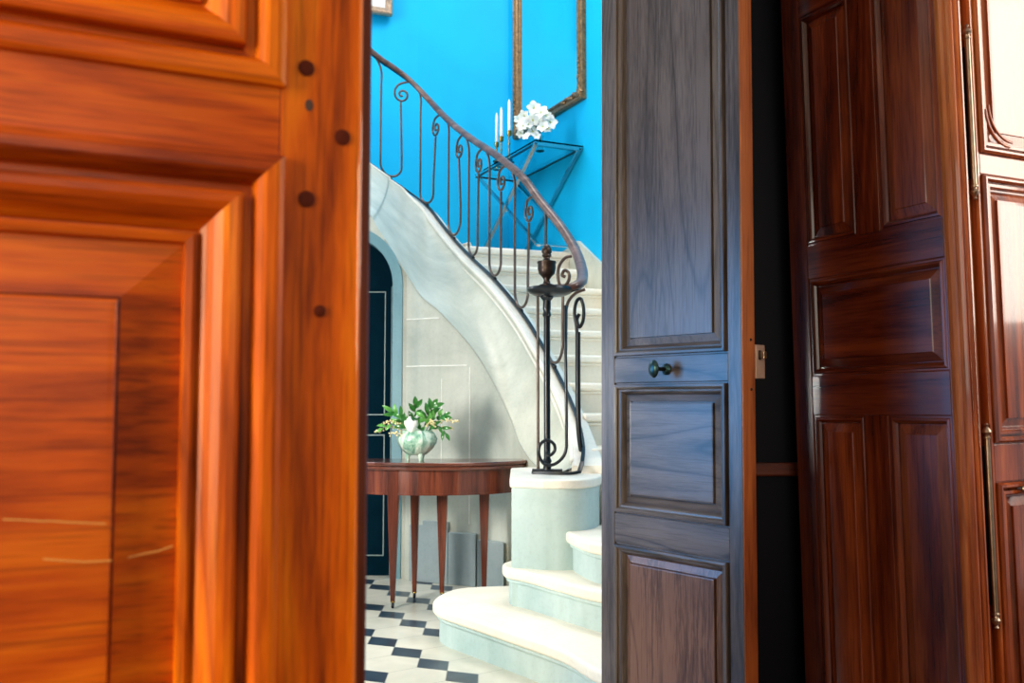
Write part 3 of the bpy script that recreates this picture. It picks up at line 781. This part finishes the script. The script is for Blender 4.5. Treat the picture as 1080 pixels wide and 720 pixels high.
# bars around the newel; the dark iron colour carries their shade
def bar(pts, r=.008, m='iron_dark_and_shaded', name='baluster'):
    MB().tube(pts, r, 8).build(name, M[m], ra, world=True, smooth=60)
xb_ = lambda px, Y=4.40: P(px, HOR, Y).x
bar([(xb_(567.5), 4.42, ZB + .01), (xb_(567.5), 4.42, ZP - .02)], .007, 'iron')
# bar with the foot scroll
def px3(lst, Y, sub=6): return catmull([P(a, b, Y) for a, b in lst], sub)
bar(px3([(596, 322), (596, 350), (597, 400), (597.5, 455), (597, 474), (592, 484), (583, 490), (574, 489), (568.5, 480), (569.5, 469), (577, 464), (584, 468), (585, 475), (580, 480), (576, 476)], 4.33), .0075)
bar(px3([(617, 305), (606, 310), (598, 322), (597, 345), (596.5, 380)], 4.36), .0075, 'iron')
bar(px3([(609.5, 350), (609.5, 400), (610, 440), (611.5, 464), (614, 479)], 4.58), .013)
lp = [(609.5, 390), (608.5, 350), (606, 330), (608, 318), (612.5, 315), (615.5, 325), (615, 338), (611, 345), (608.5, 337), (611, 331)]
bar(px3(lp, 4.58), .0085)
bar([(nx - .07, ny, ZB + .012), (nx + .07, ny - .02, ZB + .012)], .013)
# scroll between plate and handrail
bar(px3([(603, 270), (596, 272), (590, 280), (588.5, 290), (590.5, 300), (596, 301), (600, 295), (600, 288), (595.5, 285), (593, 290), (596.5, 292)], 4.36), .0075, 'iron')
# ------------------------------------------------------------------ console table, candlesticks, orchids, mirror
Bp = P(565, 147.5, 6.5); hz = Bp.z
Lc, dc = 1.12, .382
A0 = Vector((Bp.x, Bp.y, zl))            # near front corner on the floor
co = empty('console_table', (A0.x, A0.y, zl), math.atan2(U.y, U.x))
tag(co, 'glass-topped console table with crossed chrome legs below the large mirror', 'table')
Hc = hz - zl
# local x along the wall (away), local -y towards the wall
yb = -dc
MB().box((-.01, yb, Hc - .012), (Lc, .01, Hc)).build('glass_top', M['glass'], co, bevel=.002)
def beam(a, b, wd=.014, m='chrome', name='leg'):
    MB().tube([a, b], wd, sec=[(-wd, -wd * .6), (wd, -wd * .6), (wd, wd * .6), (-wd, wd * .6)]).build(name, M[m], co)
hb = Hc - .024
for y in (-.005, yb + .02):
    beam((0.01, y, hb), (Lc - .02, y, .0)); beam((Lc - .02, y - (.022 if y > -.1 else -.022), hb), (0.01, y - (.022 if y > -.1 else -.022), .0))
for y in (-.005, yb + .02): beam((0, y, hb), (Lc - .01, y, hb), .008, 'iron_dark_and_shaded', 'top_rail')
beam((0.02, yb, hb), (0.02, 0, hb), .018, 'chrome', 'top_rail'); beam((Lc - .03, yb, hb), (Lc - .03, 0, hb), .010, 'iron_dark_and_shaded', 'top_rail')
beam((Lc - .03, yb, .012), (Lc - .03, 0, .012), .010, 'chrome', 'foot_rail'); beam((.02, yb, .012), (.02, 0, .012), .010, 'chrome', 'foot_rail')
# tray and candlesticks
def on_glass(px, Y): q = P(px, HOR, Y); return Vector((q.x, q.y, hz))
tr = MB().lathe([(.075, 0), (.085, .006), (.08, .010)], 28, c=tuple(on_glass(531, 7.12) + Vector((0, 0, .0005)))).build('tray', M['iron_dark_and_shaded'], smooth=40)
tag(tr, 'small dark round tray on the glass console below the candlesticks', 'tray')
labs = ['leftmost and lowest of three brass candlesticks with white candle on the glass console', 'middle of three brass candlesticks with white candle on the glass console', 'rightmost and tallest of three brass candlesticks, its candle before the mirror frame']
for i, (px, Y, pt, pm) in enumerate(((523.5, 7.33, 118.5, 150), (528.5, 7.24, 112.5, 144), (537, 7.02, 104.5, 138))):
    q = on_glass(px, Y); cs = empty('candlestick', tuple(q + Vector((0, 0, .0 if i < 2 else .0)))); tag(cs, labs[i], 'candlestick', 'candlesticks on the glass console')
    zm = P(px, pm, Y).z - hz; zt = P(px, pt, Y).z - hz
    MB().lathe([(.028, 0), (.03, .004), (.012, .012), (.006, .03), (.006, zm * .5), (.010, zm * .55), (.006, zm * .6), (.007, zm - .045), (.017, zm - .035), (.018, zm), (.012, zm + .001)], 20).build('holder', M['brass'], cs, smooth=40)
    MB().lathe([(.0125, zm - .01), (.011, zt - .03), (.006, zt - .012), (.0015, zt)], 14).build('candle', M['candle'], cs, smooth=40)
# orchids in a clear vase
vq = on_glass(570, 6.78)
vs_ = empty('orchid_vase', tuple(vq)); tag(vs_, 'bunch of white orchid blossoms on the glass console in front of the mirror', 'flowers')
MB().lathe([(.03, .0), (.034, .004), (.022, .03), (.02, .08), (.028, .11), (.026, .11), (.018, .08), (.02, .03), (.028, .008)], 24, cap=True).build('vase', M['glass'], vs_, smooth=50)
def blossom(mb, c, dirv, s):
    d = Vector(dirv).normalized(); a = d.cross(Vector((0, 0, 1)) if abs(d.z) < .9 else Vector((1, 0, 0))).normalized(); b = d.cross(a)
    ph = random.random() * 6
    mb.cur = 0
    for k in range(5):
        an = ph + 2 * PI * k / 5; wid = .40 if k % 2 == 0 else .50
        rd = a * math.cos(an) + b * math.sin(an); td = -a * math.sin(an) + b * math.cos(an)
        rows = []
        for i in range(6):
            t = i / 5; ww = s * wid * math.sin(PI * (.12 + .86 * t)) ** .8; ctr = c + rd * s * t + d * s * (.28 * math.sin(t * 2.2) - .05)
            rows.append([ctr - td * ww + d * s * .06, ctr, ctr + td * ww + d * s * .06])
        mb.grid(rows)
    mb.cur = 1
    mb.lathe([(s * .10, 0), (s * .13, s * .12), (s * .05, s * .25)], 8, T=lambda p: c + a * p.x + b * p.y + d * p.z)
random.seed(3)
fl = [(563, 114, 14), (553, 122, 12), (571, 119, 15), (562, 127, 15), (580, 129, 15), (552, 133, 12), (573, 134, 13), (561, 139, 12), (546, 126, 9), (549, 141, 9), (569, 125, 14), (576, 122, 11), (557, 131, 11), (547, 134, 8), (566, 116, 10), (578, 136, 10), (555, 144, 8), (566, 143, 8)]
for i, (px, py, sz) in enumerate(fl):
    Y = 6.72 + random.uniform(-.05, .07)
    c_ = P(px, py, Y); mb = MB()
    blossom(mb, c_, (random.uniform(-.5, .4), -1, random.uniform(-.3, .5)), sz * .55 / 980 * Y * 1.05)
    f_ = mb.build('blossom', [M['petal'], M['petal_core']], vs_, world=True, smooth=0, fixn=False)
random.seed(5)
for i, (px, py) in enumerate(((563, 116), (575, 123), (552, 128), (580, 133), (548, 139), (560, 135))):
    MB().tube(catmull([vq + Vector((0, 0, .03)), vq + Vector((0, 0, .13)), P((px + 568) / 2, py + 5, 6.76), P(px, py, 6.75)], 4), .0022, 6).build('stem', M['stem'], vs_, world=True, smooth=0)
# mirror
def onwall(px, py, off=0.):
    Nn = V; r = ray(px, py); t = (Cw - V * off - CAM).dot(Nn) / r.dot(Nn); return CAM + r * t
bl_, br_ = onwall(545, 147), onwall(618.5, 105)
zbm = (bl_.z + br_.z) / 2; wm = (Vector((br_.x - bl_.x, br_.y - bl_.y))).length
mi = empty('wall_mirror', (bl_.x - V.x * .012, bl_.y - V.y * .012, zbm), math.atan2(-U.y, -U.x))
tag(mi, 'large mirror in a carved bronze-gilt frame hanging on the blue wall', 'mirror')
fw = .085; hm = 2.05
mp_ = [(0, .012), (0, -.02), (.01, -.032), (.022, -.034), (.030, -.022), (.045, -.018), (.058, -.030), (.066, -.030), (.072, -.012), (fw, -.006), (fw, .0)]
MB().ring(0, wm, 0, hm, mp_, cap=False).build('frame', M['gilt'], mi, smooth=25)
MB().ring(fw - .004, wm - fw + .004, fw - .004, hm - fw + .004, [(0, .0), (.002, .0)]).build('mirror_glass', M['mirror'], mi, fixn=False)
# carved corner ornaments
random.seed(11)
for cx2, cz2, sx_, sz_ in ((wm - .04, .05, -1, 1), (.04, .05, 1, 1), (wm - .04, hm - .05, -1, -1), (.04, hm - .05, 1, -1)):
    mb = MB()
    for ax in (0, 1):
        for i in range(7):
            t = i / 6; L_ = .05 + t * .22; o_ = .012 * math.sin(i * 2.1)
            x = cx2 + (sx_ * L_ if ax == 0 else o_); z = cz2 + (o_ if ax == 0 else sz_ * L_)
            r = .022 * (1 - t * .6)
            mb.lathe([(r * .2, -.01), (r, 0.0), (r * .7, .010), (r * .1, .014)], 10, T=lambda p, x=x, z=z, ax=ax: Vector((x + p.x * (1.6 if ax == 0 else 1), -.026 - p.z, z + p.y * (1.6 if ax else 1))))
    mb.lathe([(.04, -.01), (.042, 0), (.03, .014), (.005, .02)], 12, fl=6, fa=.15, T=lambda p: Vector((cx2 + p.x, -.026 - p.z, cz2 + p.y)))
    mb.build('corner_carving', M['gilt'], mi, smooth=50)
# small picture at upper left
pb_ = P(413.5, 16.5, corner.y - .14)
pc = empty('framed_picture', (pb_.x - .62 * math.cos(.36), pb_.y - .62 * math.sin(.36), pb_.z), .36); tag(pc, 'picture in a narrow brownish frame, at the top left of the blue wall', 'picture')
MB().ring(0, .62, 0, .8, [(0, .03), (0, -.012), (.012, -.024), (.03, -.016), (.045, -.02), (.056, -.006), (.06, .0)], cap=False).build('frame', M['gilt_light'], pc, smooth=25)
MB().box((.055, .0, .055), (.565, .006, .745)).build('mat', M['mat_white'], pc)
# ------------------------------------------------------------------ demilune table
tb = empty('side_table', (-.42, 5.15, 0)); tag(tb, 'half-round dark red mahogany table with tapering legs against the stair wall', 'table')
TH = .75
def half(cx0, cy0, rx, ry, yb0, nseg=28):
    out = []
    for i in range(nseg + 1):
        a = PI + PI * i / nseg; out.append((cx0 + rx * math.cos(a), cy0 + ry * math.sin(a)))
    return out
tx, ty = -.43, 5.10
topo = half(tx, ty, .525, .33, 0) + [(tx + .52, ty + .04), (tx - .52, ty + .04)]
MB().prism(topo, TH - .019, TH).build('table_top', M['table_top'], tb, world=True, bevel=.006, segs=3)
MB().prism([(tx + (a - tx) * .985, ty + (b - ty) * .985) for a, b in topo], TH - .040, TH - .021).build('table_top', M['table_top'], tb, world=True, bevel=.005, segs=3)
ap = half(tx, ty, .455, .285, 0) + [(tx + .455, ty + .025), (tx - .455, ty + .025)]
MB().prism(ap, TH - .165, TH - .040).build('apron', M['table'], tb, world=True, bevel=.003)
MB().prism([(tx + (a - tx) * 1.008, ty + (b - ty) * 1.008) for a, b in ap], TH - .170, TH - .161).build('apron_bead', M['table'], tb, world=True)
def leg(px, Y, ybot=0, wd=.029):
    x = P(px, HOR, Y).x; h = TH - .042; mb = MB()
    t, b = wd, .011
    vs = []
    for z, s_ in ((.038, b), (h - .155, t), (h, t)): vs += [(x - s_, Y - s_, z), (x + s_, Y - s_, z), (x + s_, Y + s_, z), (x - s_, Y + s_, z)]
    fs = [(0, 1, 2, 3), (8, 9, 10, 11)] + [(j*4+k, j*4+(k+1) % 4, j*4+4+(k+1) % 4, j*4+4+k) for j in (0, 1) for k in range(4)]
    mb.add(vs, fs); lg = mb.build('leg', M['table'], tb, world=True, bevel=.002)
    MB().lathe([(.010, .03), (.013, .034), (.011, .042)], 12, c=(x, Y, 0)).build('caster_cup', M['brass'], lg, smooth=40)
    MB().lathe([(.003, -.008), (.012, -.007), (.0145, -.004), (.0145, .004), (.012, .007), (.003, .008)], 16, T=lambda p: Vector((x + p.z, Y + p.x, .0155 + p.y))).build('caster', M['iron_dark_and_shaded'], lg, smooth=40)
leg(416, 4.86); leg(467, 5.08); leg(438.5, 5.10, wd=.024); leg(511, 5.09, wd=.027)
x = P(420.5, HOR, 4.85).x
# ------------------------------------------------------------------ flower pot
pv = g(440, 485, TH); pv = Vector((pv.x, 4.98, TH))
pv.x = P(440, HOR, 4.98).x
po = empty('flower_arrangement', tuple(pv)); tag(po, 'footed mottled green ceramic pot of leafy sprigs and a white bloom on the half-round table', 'flowers')
sc_ = 4.98 / 980
prf = [(9.5, 6), (12, 8), (17, 13), (20.3, 19), (20.8, 23), (19, 27), (16.5, 30), (16.0, 31.5), (15, 31.5), (17, 27), (18.5, 22), (15, 13), (6, 9)]
pot = MB().lathe([(r * sc_, z * sc_) for r, z in prf], 40, fl=10, fa=.03).build('pot', M['celadon'], po, smooth=50)
for k in range(3):
    a = -PI / 2 + .5 + 2 * PI * k / 3; fx, fy = 8.5 * sc_ * math.cos(a), 8.5 * sc_ * math.sin(a)
    MB().tube([(fx * .8, fy * .8, 9 * sc_), (fx * 1.15, fy * 1.15, 5 * sc_), (fx * 1.1, fy * 1.1, .0005)], [.018, .013, .008], 10).build('foot', M['celadon'], pot, smooth=60)
random.seed(21)
def leafmesh(mb, base, tip, wd, bend=.2):
    base, tip = Vector(base), Vector(tip); d = tip - base; l = d.length; dn = d.normalized()
    sdn = dn.cross(Vector((random.uniform(-.3, .3), -1, random.uniform(-.2, .5)))).normalized(); up = sdn.cross(dn)
    rows = []
    for i in range(7):
        t = i / 6; c_ = base + d * t + up * bend * l * math.sin(t * PI) ; ww = wd * math.sin(PI * min(.99, .08 + .9 * t)) ** .9
        rows.append([c_ - sdn * ww, c_ - up * ww * .35, c_ + sdn * ww])
    mb.grid(rows)
def sprig(pts, nleaf, ll, wd, mat, Yo=0):
    q = catmull([P(a, b, 4.98 + c) for a, b, c in pts], 6)
    sg = MB().tube(q, .0022, 6).build('stem', M['stem'], po, world=True, smooth=0)
    for j in range(nleaf):
        t = .25 + .75 * j / max(1, nleaf - 1); k = min(len(q) - 2, int(t * (len(q) - 1))); d = (q[k+1] - q[k]).normalized()
        s_ = 1 if j % 2 else -1
        side = Vector((-d.z * s_, random.uniform(-.5, .3), d.x * s_))
        dd = (d * .8 + side * (.65 if j < nleaf - 1 else 0)).normalized()
        mb = MB(); leafmesh(mb, q[k], q[k] + dd * ll * random.uniform(.8, 1.15), wd)
        lf = mb.build('leaf', mat if random.random() < .7 else M['leaf'], po, world=True, smooth=0)
LL = .062
sprig([(432, 456, 0), (426, 446, .0), (420, 438, -.02), (414, 434, -.03)], 7, .06, .012, M['leaf_light'])
sprig([(430, 456, 0), (424, 450, -.03), (412, 447, -.06), (403, 452, -.07)], 6, .05, .009, M['leaf_light'])
sprig([(438, 456, 0), (437, 444, .0), (438, 434, .0), (438, 428, .0)], 6, .055, .014, M['leaf'])
sprig([(446, 456, 0), (449, 444, .0), (453, 435, .0), (457, 428, .0)], 8, .062, .014, M['leaf'])
sprig([(448, 456, 0), (456, 444, .0), (464, 438, -.02), (470, 439, -.03)], 7, .055, .012, M['leaf_light'])
sprig([(450, 457, 0), (458, 449, -.03), (466, 451, -.05), (470, 457, -.06)], 6, .055, .010, M['leaf'])
sprig([(444, 458, 0), (444, 452, -.04), (442, 448, -.07), (440, 446, -.08)], 5, .055, .013, M['leaf'])
sprig([(450, 458, 0), (454, 450, -.04), (452, 444, -.06), (447, 440, -.06)], 5, .06, .012, M['leaf_light'])
sprig([(436, 458, 0), (430, 452, -.04), (424, 444, -.05), (423, 438, -.05)], 5, .06, .011, M['leaf'])
def buds(pts, nb):
    q = catmull([P(a, b, 4.98 + c) for a, b, c in pts], 6)
    mb = MB(); mb.tube(q, .0016, 5)
    for j in range(nb):
        t = .3 + .7 * j / nb; k = int(t * (len(q) - 1)); c_ = q[k] + Vector((random.uniform(-.008, .008), random.uniform(-.01, .01), random.uniform(-.012, .008)))
        r = random.uniform(.0035, .006)
        mb.lathe([(.0008, -r), (r, -r * .4), (r, r * .4), (.0008, r)], 8, c=tuple(c_))
    mb.build('bud_sprig', M['bud'], po, world=True, smooth=60)
buds([(428, 458, 0), (420, 452, -.03), (408, 450, -.05), (396, 456, -.06)], 26)
buds([(430, 456, 0), (422, 447, -.05), (412, 444, -.06), (402, 449, -.06)], 20)
buds([(430, 460, 0), (424, 458, -.07), (416, 456, -.08), (411, 458, -.08)], 16)
buds([(450, 456, 0), (460, 446, -.03), (472, 443, -.04), (484, 445, -.05)], 22)
buds([(450, 458, 0), (462, 452, -.03), (472, 450, -.04), (478, 452, -.05)], 18)
buds([(446, 455, 0), (450, 448, -.06), (455, 444, -.08), (458, 450, -.09)], 14)
# white bloom
c0 = P(434, 447, 4.90)
for ringi, (cnt, rr, op) in enumerate(((3, .022, .15), (4, .033, .35), (5, .042, .6))):
    for k in range(cnt):
        a = 2 * PI * k / cnt + ringi; mb = MB(); rows = []
        for i in range(6):
            t = i / 5; row = []
            for j in range(5):
                s_ = (j / 4 - .5) * 1.5; aa = a + s_ * (.9 if t > .1 else .3)
                R_ = rr * (.25 + .75 * math.sin(t * 1.9)) * (1 - .25 * t * (1 - op))
                row.append(c0 + Vector((R_ * math.cos(aa), R_ * math.sin(aa) * .9, -.04 + .080 * t * (1 - .12 * ringi) - .006 * abs(s_))))
            rows.append(row)
        mb.grid(rows).build('petal', M['petal'], po, world=True, smooth=0)
MB().tube([c0 + Vector((0, 0, -.03)), pv + Vector((0, 0, .12))], .003, 6).build('stem', M['stem'], po, world=True)
# ------------------------------------------------------------------ light
wd = bpy.data.worlds.new('world'); scene.world = wd; wd.use_nodes = True
bg = wd.node_tree.nodes['Background']; bg.inputs[0].default_value = (.90, .95, 1, 1); bg.inputs[1].default_value = .6
def area(name, loc, target, sx, sy, power, col, spread=180):
    l = bpy.data.lights.new(name, 'AREA'); l.shape = 'RECTANGLE'; l.size = sx; l.size_y = sy; l.energy = power; l.color = col
    l.spread = math.radians(spread)
    o = bpy.data.objects.new(name, l); COL.objects.link(o); o.location = loc
    d = Vector(target) - Vector(loc); o.rotation_euler = d.to_track_quat('-Z', 'Y').to_euler(); return o
area('window_light_left', (-2.62, 2.15, 1.25), (.4, 2.5, 1.1), .9, 1.2, 58, (.10, .44, 1.0))
area('window_light_side', (-2.5, -.7, 1.5), (-.5, 1.0, 1.1), .8, 1.8, 175, (1, .84, .54))
area('window_light_right', (3.02, 1.7, 2.15), (1.2, 2.1, 1.6), 1.0, 1.5, 54, (1, .90, .78))
area('window_light_back', (.6, -2.6, 1.9), (0, 3, 1.3), 1.6, 1.6, 28, (1, .88, .70))
area('hall_window_light', (-1.5, 3.28, 1.1), (-.3, 5.6, .85), .3, .45, 50, (1, .97, .90))
area('hall_added_light', (1.7, 3.1, 2.7), (.3, 3.9, .2), .6, .6, 45, (1, .97, .92))  # added lamp inside the hall to brighten the right of the steps
area('upstairs_window_light', (-2.75, 5.9, 3.9), (.3, 7.0, 3.0), 1.2, 1.8, 75, (1, .98, .95))
area('overhead_fill_light', (.5, 5.2, 6.1), (.4, 5.3, 0), 2.6, 3.0, 245, (1, .96, .90))  # overhead lamp added to brighten the stairs
scene.view_settings.view_transform = 'Standard'; scene.view_settings.look = 'None'
scene.view_settings.gamma = 1; scene.view_settings.exposure = 0.0; scene.view_settings.use_curve_mapping = False
scene.cycles.use_denoising = True
scene.cycles.max_bounces = 8; scene.cycles.caustics_reflective = False; scene.cycles.caustics_refractive = False
scene.cycles.sample_clamp_indirect = 6
